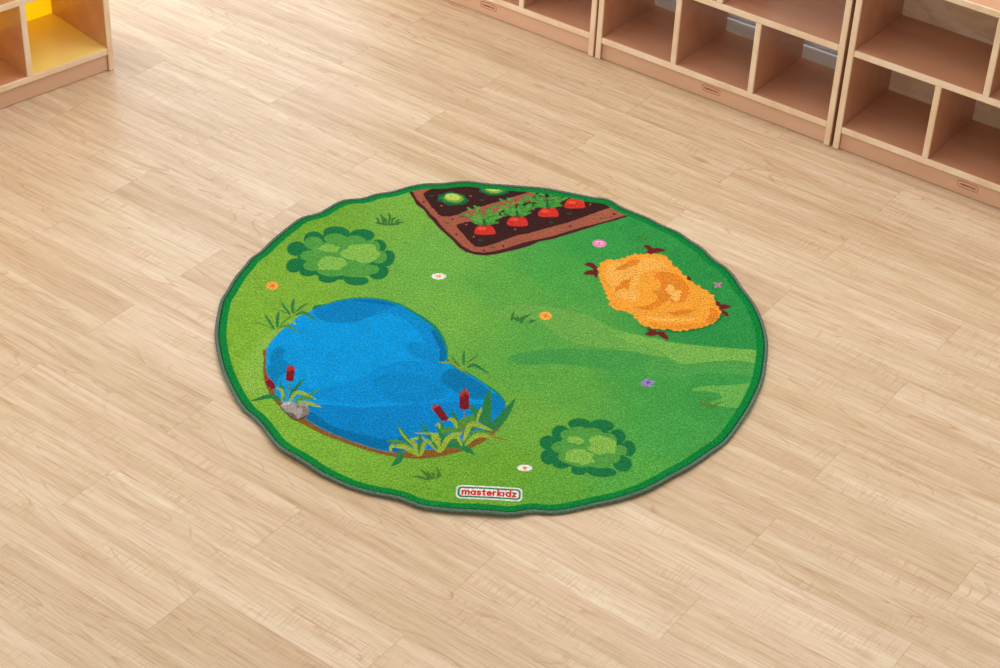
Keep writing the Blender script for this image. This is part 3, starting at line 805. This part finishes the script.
('P','0a88c0',1,0,[-501,-191,-482,-199,-457,-207,-471,-237,-471,-284,-491,-243]),
('P','0a86c4',1,0,[-500,-152,-492,-123,-470,-124,-469,-161,-441,-196,-460,-209,-491,-195]),
('P','0672aa',1,0,[-401,-366,-383,-351,-345,-385,-303,-408,-251,-422,-205,-431,-172,-415,-168,-466,-207,-469,-259,-452,-306,-432,-354,-405]),
('P','0a80bd',1,0,[8,-249,21,-253,38,-279,40,-305,22,-318,-2,-292,-8,-265]),
('B','4f9440',2.6,0,[-500,-53,-540,-31,-555,-32]),
('B','2f8248',5.7,0,[-503,-52,-520,-19,-534,8]),
('B','2f8248',8,0,[-498,-43,-502,-4,-501,22]),
('B','5f9a38',6.4,0,[-497,-50,-481,-12,-466,9]),
('B','97b63e',5.7,0,[-492,-43,-468,-18,-455,-30]),
('B','4f9440',6.8,0,[-492,-43,-474,-35,-444,-61]),
('B','4f9440',2.3,0,[-473,8,-501,26,-524,24]),
('B','2f8248',5.4,0,[-473,8,-490,37,-503,61]),
('B','2f8248',8.4,0,[-468,17,-473,48,-472,79]),
('B','2f8248',5.4,0,[-466,15,-452,42,-436,62]),
('B','8aa32e',2.3,0,[-465,16,-444,41,-430,32]),
('B','3f8c44',8,0,[-462,9,-444,21,-409,-8]),
('B','8aa32e',5.8,0,[-61,-174,-84,-145,-117,-146]),
('B','8aa32e',3.1,0,[-61,-171,-78,-136,-97,-129]),
('B','2f8248',3.7,0,[-67,-157,-80,-136,-93,-110]),
('B','5c9c48',2,0,[-61,-171,-63,-129,-63,-88]),
('B','2f8248',6.5,0,[-58,-151,-60,-120,-59,-95]),
('B','2f8248',3.7,0,[-52,-145,-41,-127,-25,-105]),
('B','8aa32e',4.1,0,[-61,-174,-44,-138,-24,-125]),
('B','2f8248',7.5,0,[-51,-159,-33,-149,2,-178]),
('B','4f9440',4.1,0,[-59,-176,-52,-178,-45,-192]),
('B','2f8248',11,0,[-456,-315,-481,-302,-523,-325]),
('B','2f8248',6.8,0,[-449,-314,-456,-276,-469,-242]),
('B','5a8f3c',3.2,0,[-443,-314,-444,-275,-445,-240]),
('B','2f8248',9.5,0,[-438,-305,-429,-270,-411,-226]),
('B','97b63e',6.8,0,[-452,-319,-457,-281,-477,-269]),
('B','4f9440',6.3,0,[-423,-317,-399,-293,-373,-263]),
('B','97b63e',8.9,0,[-436,-318,-422,-282,-377,-305]),
('B','4f9440',7.9,0,[-423,-321,-414,-303,-382,-300]),
('B','97b63e',8.9,0,[-418,-316,-396,-319,-363,-331]),
('P','7a1f2b',0,0,[-457,-192,-448,-185,-439,-193,-436,-242,-444,-245,-455,-240]),
('P','b53c2c',1,0,[-456,-204,-455,-191,-448,-186,-440,-193,-438,-207,-445,-198,-448,-207]),
('B','7a1f2b',2.2,0,[-448,-189,-450,-176]),
('P','7a1f2b',0,0,[-502,-241,-493,-235,-479,-252,-472,-272,-481,-277,-494,-262]),
('P','b53c2c',1,0,[-502,-243,-495,-235,-487,-242,-493,-244,-498,-250]),
('B','7a1f2b',2.1,0,[-497,-240,-502,-227]),
('P','5f4a33',1,0,[-454,-338,-439,-360,-423,-380,-410,-384,-398,-374,-392,-361,-413,-354]),
('P','a49f97',0,0,[-455,-334,-450,-322,-436,-315,-427,-318,-418,-325,-412,-318,-400,-319,-394,-331,-390,-344,-390,-358,-404,-370,-411,-378,-424,-372,-440,-354]),
('P','857d74',0,0,[-418,-325,-419,-342,-408,-332,-403,-353,-411,-378,-404,-370,-390,-358,-390,-344,-397,-332,-408,-330]),
('P','c0bab2',0,0,[-450,-323,-436,-316,-430,-321,-443,-331,-452,-334]),
('P','6f675f',0,0,[-440,-354,-426,-355,-416,-365,-411,-378,-424,-372]),
('B','2f8248',15.4,0,[-180,-464,-180,-493,-195,-519]),
('B','4f9440',10.2,0,[-138,-479,-179,-440,-213,-435]),
('B','97b63e',10.7,0,[-138,-479,-173,-452,-201,-454]),
('B','97b63e',7.7,0,[-197,-444,-201,-458,-200,-474]),
('B','2f8248',11.3,0,[-147,-450,-170,-423,-193,-379]),
('B','97b63e',4.1,0,[-150,-450,-176,-415,-191,-384]),
('B','97b63e',11.3,0,[-138,-479,-147,-450,-162,-426]),
('B','97b63e',6.7,0,[-162,-428,-142,-419,-131,-418]),
('B','2f8248',10.2,0,[-136,-477,-138,-449,-142,-392]),
('B','97b63e',10.2,0,[-136,-479,-130,-440,-123,-431]),
('B','2f8248',8.8,0,[-115,-427,-127,-399,-144,-369]),
('B','97b63e',7.7,0,[-97,-462,-117,-435,-136,-420]),
('B','97b63e',4.2,0,[-98,-401,-124,-403,-156,-403]),
('B','97b63e',16.4,0,[-96,-464,-105,-426,-117,-398]),
('B','97b63e',10.3,0,[-95,-458,-92,-417,-111,-400]),
('B','2f8248',6.2,0,[-100,-454,-109,-438,-115,-431]),
('B','2f8248',15.5,0,[-92,-417,-97,-384,-99,-359]),
('B','97b63e',5.7,0,[-99,-384,-103,-368,-110,-377]),
('B','97b63e',9.4,0,[-63,-381,-70,-353,-86,-350]),
('B','4f9440',13,0,[-96,-396,-83,-387,-62,-388]),
('B','97b63e',11.3,0,[-97,-464,-76,-424,-47,-390]),
('B','2f8248',9.3,0,[-94,-433,-87,-412,-72,-399]),
('B','2f8248',20.3,0,[-94,-443,-60,-431,-19,-466]),
('B','2f8248',10,0,[-56,-384,-67,-347,-79,-315]),
('B','4f9440',23.5,0,[-45,-374,-37,-354,-6,-319]),
('B','4f9440',20.5,0,[-67,-399,-54,-365,-35,-340]),
('B','8a7a30',3.5,0,[-47,-411,-49,-365,-49,-308]),
('B','2f8248',16.5,0,[8,-370,-17,-329,-40,-293]),
('B','97b63e',6.5,0,[-19,-353,-16,-324,-7,-292]),
('B','2f8248',20.7,0,[5,-360,0,-299,5,-233]),
('B','2f8248',20.6,0,[0,-384,31,-344,63,-262]),
('B','2f8248',17.5,0,[-46,-407,-33,-373,-4,-361]),
('B','157aa8',6.4,0,[-45,-402,-40,-378,-33,-371]),
('B','97b63e',12.8,0,[-45,-425,-31,-363,18,-383]),
('B','4f9440',11.6,0,[-42,-429,-20,-391,18,-392]),
('B','97b63e',10.5,0,[-42,-436,-14,-399,30,-410]),
('B','97b63e',12.7,0,[-93,-461,-78,-414,-50,-393]),
('B','97b63e',8.1,0,[-48,-439,-58,-412,-67,-399]),
('B','9a6a28',2.9,0,[9,-402,33,-407,54,-412]),
('B','97b63e',7.6,0,[-62,-380,-70,-352,-85,-349]),
('P','7a1f2b',0,0,[-63,-258,-53,-240,-41,-254,-39,-309,-49,-314,-61,-309]),
('P','b53c2c',1,0,[-63,-265,-59,-248,-52,-241,-43,-249,-40,-264,-50,-254,-56,-266]),
('B','7a1f2b',2.4,0,[-52,-245,-53,-229]),
('P','7a1f2b',0,0,[-122,-313,-113,-301,-103,-304,-82,-346,-87,-356,-98,-356]),
('P','b53c2c',1,0,[-122,-313,-114,-302,-106,-304,-112,-311,-118,-319]),
('B','7a1f2b',2.4,0,[-114,-305,-121,-295]),
('B','6e2a28',13.7,0,[251,258,235,281,217,283]),
('B','6e2a28',13.7,0,[251,243,233,249,214,240]),
('B','6e2a28',13.8,0,[253,269,245,257,247,225]),
('B','6e2a28',14,0,[387,346,379,371,365,379]),
('B','6e2a28',14,0,[371,344,396,361,422,360]),
('B','6e2a28',13.9,0,[370,341,383,349,391,354]),
('B','6e2a28',13.5,0,[534,126,554,132,570,133]),
('B','6e2a28',13.5,0,[532,153,539,140,542,127]),
('B','6e2a28',13.4,0,[541,113,553,104,562,92]),
('B','6e2a28',13.2,0,[389,14,375,9,359,5]),
('B','6e2a28',13.2,0,[366,31,379,19,389,14]),
('B','6e2a28',13.2,0,[389,14,404,2,415,-13]),
('B','6e2a28',13.2,0,[412,32,400,18,389,10]),
('B','6e2a28',13.7,0,[461,248,472,244,474,232]),
('P','2c7c3c',1,0,[350,35,435,16,506,42,548,87,541,100,467,40]),
('P','f9a83a',0,5,[262,302,276,312,292,308,317,323,338,340,366,344,399,346,420,342,433,321,440,298,454,283,463,259,476,238,491,221,511,203,526,184,534,162,536,137,545,117,543,93,527,65,502,46,467,31,435,21,412,28,389,27,370,34,351,40,339,61,330,80,317,90,289,98,278,111,273,137,266,171,257,205,252,233,249,257,255,283]),
('P','fbb653',1,2,[276,292,329,304,366,329,406,319,422,284,389,274,364,257,347,206,354,165,337,136,302,147,283,187,267,241]),
('P','e88c2c',0,2,[292,265,302,284,321,300,331,312,358,316,349,292,336,285,324,279,312,267]),
('P','e88c2c',0,2,[290,187,301,202,307,220,323,227,336,242,329,212,324,180,314,189,302,181,290,163]),
('P','e88c2c',1,2,[384,248,405,269,429,267,453,255,464,231,473,204,469,169,458,144,440,137,416,143,392,114,368,102,337,109,329,115,361,121,385,140,393,162,382,185,398,190,401,225]),
('P','fcbc5a',0,2,[412,191,425,220,435,211,438,193,454,191,449,163,442,142,429,155,416,143,429,168,418,181]),
('P','e88c2c',0,2,[415,99,439,108,463,117,486,115,470,97,446,88,430,82]),
('P','e88c2c',1,2,[504,70,515,98,518,125,534,120,541,100,531,72,515,58]),
('P','ef962f',1,2,[371,58,413,49,468,57,507,64,499,48,463,33,412,32,378,36]),
('P','fcbc5a',0,2,[352,80,398,74,445,75,493,84,468,67,414,62,371,65]),
('E','f7a944',16,0,[-530.2,122.3,14.9,16.6]),
('E','e07b2c',8,0,[-530.2,122.3,4.8,5.3]),
('E','f7b14c',16,0,[125.1,57.7,15.3,16.6]),
('E','e0802c',8,0,[125.1,57.7,4.9,5.3]),
('E','f08cc0',16,0,[255.5,378.7,17.3,17.1]),
('E','d24a98',8,0,[255.5,378.7,5.6,5.5]),
('E','f5b3d8',18,0,[255.5,381.5,10.5,8.6]),
('E','d24a98',18,0,[255.5,379.6,2.6,3.8]),
('E','f0f0ea',8,0,[-124.5,197.7,6.7,5.1]),
('E','f0f0ea',8,0,[-129,192.4,6.7,5.1]),
('E','f0f0ea',8,0,[-136.5,190.4,6.7,5.1]),
('E','f0f0ea',8,0,[-143.7,192.5,6.7,5.1]),
('E','f0f0ea',8,0,[-147.1,197.8,6.7,5.1]),
('E','f0f0ea',8,0,[-145.1,203.8,6.7,5.2]),
('E','f0f0ea',8,0,[-138.7,207.7,6.7,5.2]),
('E','f0f0ea',8,0,[-130.8,207.6,6.7,5.2]),
('E','f0f0ea',8,0,[-125.2,203.7,6.7,5.2]),
('E','f0b050',8,0,[-135.6,199.3,5.9,4.6]),
('E','f0f0ea',18,0,[-135.6,199.3,11.6,9.2]),
('E','f2b64e',18,0,[-135.6,199.3,5.8,6.1]),
('E','f2f2ee',8,0,[99.2,-502.9,6.1,4.1]),
('E','f2f2ee',8,0,[94.9,-507.1,6.1,4.1]),
('E','f2f2ee',8,0,[87.9,-508.7,6.1,4.1]),
('E','f2f2ee',8,0,[81.4,-507,6.1,4.1]),
('E','f2f2ee',8,0,[78.5,-502.9,6.1,4.1]),
('E','f2f2ee',8,0,[80.5,-498.1,6.1,4.1]),
('E','f2f2ee',8,0,[86.5,-495,6.1,4.1]),
('E','f2f2ee',8,0,[93.7,-495.1,6.1,4.1]),
('E','f2f2ee',8,0,[98.7,-498.2,6.1,4.1]),
('E','f09a3a',8,0,[89,-501.7,5.5,3.6]),
('E','f2f2ee',18,0,[89,-501.7,11,7.5]),
('E','f09a3a',18,0,[89,-501.7,5.3,4.4]),
('E','a57fd0',8,0,[352,-182,6.5,5.7]),
('E','a57fd0',8,0,[370.3,-178.4,6.5,5.7]),
('E','a57fd0',8,0,[358.3,-172.3,6.5,5.7]),
('E','a57fd0',8,0,[364.7,-190.8,6.5,5.6]),
('E','a57fd0',8,0,[352.7,-190.4,6.5,5.6]),
('E','4a4a9a',8,0,[361.5,-181.2,4.8,3.5]),
('B','d070a8',4.6,0,[543,223,533,231]),
('B','d070a8',4.6,0,[543,223,554,231]),
('B','d070a8',4.6,0,[543,223,535,211]),
('B','d070a8',4.6,0,[543,223,550,211]),
('B','3f8a3a',0.4,0,[361,-171,371,-184]),
('B','3d7a38',6.5,0,[-299,419,-303,435,-309,446]),
('B','3d7a38',6.5,0,[-287,417,-292,442,-300,466]),
('B','3d7a38',6.5,0,[-275,418,-274,449,-280,470]),
('B','3d7a38',6.5,0,[-281,418,-284,434,-289,448]),
('B','3d7a38',6.5,0,[-267,419,-266,441,-258,452]),
('B','3d7a38',6.5,0,[-260,420,-255,434,-248,443]),
('B','3d7a38',6.5,0,[-257,417,-250,426,-236,431]),
('B','3d7a38',6.5,0,[-308,421,-296,419,-283,415]),
('B','3d7a38',6.5,0,[-290,415,-266,418,-248,418]),
('B','3f7a3c',6.2,0,[45,31,47,49,51,70]),
('B','3f7a3c',6.2,0,[46,46,56,38,68,28]),
('B','3f7a3c',6.2,0,[54,35,59,44,60,53]),
('B','3f7a3c',6.2,0,[61,36,75,48,92,63]),
('B','3f7a3c',6.2,0,[68,21,71,37,79,51]),
('B','3f7a3c',6.2,0,[86,27,94,33,104,38]),
('B','3f7a3c',6.2,0,[56,32,66,39,76,43]),
('B','4a7f34',5.6,0,[-111,-559,-130,-551,-147,-548]),
('B','4a7f34',5.6,0,[-110,-557,-122,-537,-133,-524]),
('B','4a7f34',5.6,0,[-107,-552,-114,-539,-118,-528]),
('B','4a7f34',5.6,0,[-103,-552,-104,-540,-109,-532]),
('B','4a7f34',5.6,0,[-96,-549,-94,-530,-101,-512]),
('B','4a7f34',5.6,0,[-94,-549,-90,-539,-92,-530]),
('B','4a7f34',5.6,0,[-120,-558,-109,-552,-91,-548]),
('B','5b8a3c',5.6,0,[494,-264,484,-248,472,-238]),
('B','5b8a3c',5.6,0,[496,-260,497,-243,496,-226]),
('B','5b8a3c',5.6,0,[502,-263,512,-252,525,-241]),
('B','5b8a3c',5.6,0,[490,-257,503,-256,513,-264]),
('B','5b8a3c',5.6,0,[484,-258,478,-245,476,-234]),
('B','3c8438',5.4,0,[356,402,354,416,346,420]),
('B','3c8438',5.4,0,[361,403,364,422,368,435]),
('B','3c8438',5.4,0,[366,403,375,416,379,428])]
for kind, c, a, b, v in PRINT:
    if kind == 'P':
        P = np.array(v, float).reshape(-1, 2)
        if a: P = smooth_closed(P)
        if b:   # ragged outline
            Q = []
            for k in range(len(P)):
                p, q = P[k], P[(k+1) % len(P)]; d = q - p; L = np.hypot(*d); m = max(1, int(L / (7 if b > 1 else 5))); n = np.array([-d[1], d[0]]) / (L + 1e-9)
                for j in range(m):
                    Q.append(p + d * j / m + n * (rnd.uniform(-.2, .6) * (1.0 + b) if j % 2 else rnd.uniform(.3, 1) * b * 1.1 * (-1)))
            P = np.array(Q)
        paint(P, c)
    elif kind == 'E':
        n, wob = a, b; r2 = random.Random(int(abs(v[0] * 7 + v[1])))
        pts = []
        for k in range(n):
            t = 2 * math.pi * k / n; s = 1 + wob * (r2.random() - .5) * 2; pts.append((v[0] + v[2] * s * math.cos(t), v[1] + v[3] * s * math.sin(t)))
        paint(smooth_closed(pts, 3), c)
    else:
        P = np.array(v, float).reshape(-1, 2); P[:, 1] *= SQ; cl = smooth_open(P); d = np.gradient(cl, axis=0); nn = np.c_[-d[:, 1], d[:, 0]]; nn /= np.hypot(nn[:, 0], nn[:, 1])[:, None] + 1e-9
        tt = np.linspace(0, 1, len(cl)); ww = a * .5 * np.sin(np.pi * np.clip(.12 + .88 * tt, 0, 1)) ** .7; ww[-1] = a * .04
        Q = np.vstack([cl + nn * ww[:, None], (cl - nn * ww[:, None])[::-1]]); Q[:, 1] /= SQ; paint(Q, c)
# dark green printed rim, then a painted shadow line along the binding
k = np.clip((RR - (ER - .028)) / .0016, 0, 1)[..., None]
C = C * (1 - k) + L3('0f8a3c') * k
k = np.clip((RR - (ER - .0125)) / .002, 0, 1)[..., None]
C = C * (1 - k) + L3('1d4a34') * k  # shade of the groove beside the binding, put into the colour
# the woven-in name badge
def rbox(cx, cy, w, h, r):
    pts = []
    for sx, sy, a0 in ((1, 1, 0), (-1, 1, 90), (-1, -1, 180), (1, -1, 270)):
        for q in range(7): a = math.radians(a0 + 15 * q); pts.append((cx + sx * (w/2 - r) + r * math.cos(a), cy + sy * (h/2 - r) + r * math.sin(a)))
    return pts
bw, bh = logo[2], logo[3]
paint(rbox(logo[0], logo[1], bw, bh, 12), 'f1f3ee'); paint(rbox(logo[0], logo[1], bw - 6.5, bh - 9, 10), '1f8f52'); paint(rbox(logo[0], logo[1], bw - 15, bh - 20, 6.5), 'f4f4f2')
st, wd = word_strokes('masterkidz', .42); s_ = (bw - 27) / wd / 1000; sy = .0122
xs = slice(np.searchsorted(gx, lx - .075), np.searchsorted(gx, lx + .075)); ys = slice(np.searchsorted(gy, ly - .027), np.searchsorted(gy, ly + .027))
gxx, gyy = X[ys, xs], Y[ys, xs]; ink = np.zeros_like(gxx)
ox = lx - (bw / 2 - 13.5) / 1000; oy = ly - .0078
for L in st:
    for p, q in zip(L[:-1], L[1:]):
        ax, ay, bx_, by = ox + p[0]*s_, oy + p[1]*sy, ox + q[0]*s_, oy + q[1]*sy
        dx, dy = bx_-ax, by-ay; t = np.clip(((gxx-ax)*dx + (gyy-ay)*dy) / (dx*dx+dy*dy+1e-12), 0, 1)
        dist = np.hypot(gxx - ax - t*dx, (gyy - ay - t*dy) * .8); ink = np.maximum(ink, np.clip((.0021 - dist) / .0007 + .5, 0, 1))
C[ys, xs] = C[ys, xs] * (1 - ink[..., None]) + L3('d62f28') * ink[..., None]

rg = np.random.default_rng(3)
Z = .0068 + lift(DEG, RR / ER) + rg.normal(0, .00022, X.shape) + .0006 * np.sin(X * 9 + 1) * np.sin(Y * 7)
keep_v = RR < ER - .004
fk = keep_v[:-1, :-1] & keep_v[1:, :-1] & keep_v[:-1, 1:] & keep_v[1:, 1:]
used = np.zeros(X.shape, bool); used[:-1, :-1] |= fk; used[1:, :-1] |= fk; used[:-1, 1:] |= fk; used[1:, 1:] |= fk
idx = -np.ones(X.shape, np.int64); idx[used] = np.arange(used.sum())
jj, ii = np.nonzero(fk)
F = np.stack([idx[jj, ii], idx[jj, ii+1], idx[jj+1, ii+1], idx[jj+1, ii]], 1).astype(np.int32)
V = np.stack([X[used], Y[used], Z[used]], 1).astype(np.float32)
me = bpy.data.meshes.new('pile'); me.vertices.add(len(V)); me.vertices.foreach_set('co', V.ravel())
me.loops.add(F.size); me.loops.foreach_set('vertex_index', F.ravel()); me.polygons.add(len(F))
me.polygons.foreach_set('loop_start', np.arange(0, F.size, 4, dtype=np.int32)); me.polygons.foreach_set('loop_total', np.full(len(F), 4, np.int32)); me.update(calc_edges=True)
me.polygons.foreach_set('use_smooth', np.ones(len(F), bool))
at = me.color_attributes.new('print', 'FLOAT_COLOR', 'POINT')
CC = np.ones((len(V), 4), np.float32); CC[:, :3] = np.clip(C[used], 0, 1); at.data.foreach_set('color', CC.ravel()); me.materials.append(M['rug'])
rug = bpy.data.objects.new('round_rug', None); col.objects.link(rug); rug.rotation_euler = (0, 0, ROT)
rug['label'] = 'round green play rug printed with pond, vegetable bed and hay, lying on the floor'; rug['category'] = 'rug'
pile = bpy.data.objects.new('pile', me); col.objects.link(pile); pile.parent = rug
# overlocked binding: a soft tube round the edge
bm = bmesh.new(); N = 720; K = 10; rings = []
for i in range(N):
    d = 360 * i / N; a = math.radians(d); R0 = float(edge_radius(np.array(d))) - .0044; zz = float(lift(np.array(d), np.array(1.0))); ring = []
    zc = .0050 + zz
    th_ = .0004 * math.sin(i * 2.1)
    for q in range(K):
        b = 2 * math.pi * q / K; rr = .0044 + th_
        ring.append(bm.verts.new(((R0 + rr * math.cos(b)) * math.cos(a), (R0 + rr * math.cos(b)) * math.sin(a), zc + (rr - .0004) * math.sin(b))))
    rings.append(ring)
for i in range(N):
    for q in range(K): bm.faces.new((rings[i][q], rings[(i+1) % N][q], rings[(i+1) % N][(q+1) % K], rings[i][(q+1) % K]))
bmesh.ops.recalc_face_normals(bm, faces=bm.faces[:])
bd = mesh_obj('binding', bm, M['binding'], rug, smooth=True); bd['label'] = 'grey-green stitched binding round the edge'
# woven backing below the pile
bm = bmesh.new(); vs = []; vt = []
for i in range(180):
    a = math.radians(2 * i); R0 = float(edge_radius(np.array(2.0 * i))) - .010; vs.append(bm.verts.new((R0*math.cos(a), R0*math.sin(a), .0008))); vt.append(bm.verts.new((R0*math.cos(a), R0*math.sin(a), .0048)))
bm.faces.new(vs[::-1]); bm.faces.new(vt)
for i in range(180): bm.faces.new((vs[i], vs[(i+1) % 180], vt[(i+1) % 180], vt[i]))
mesh_obj('backing', bm, M['jute'], rug)
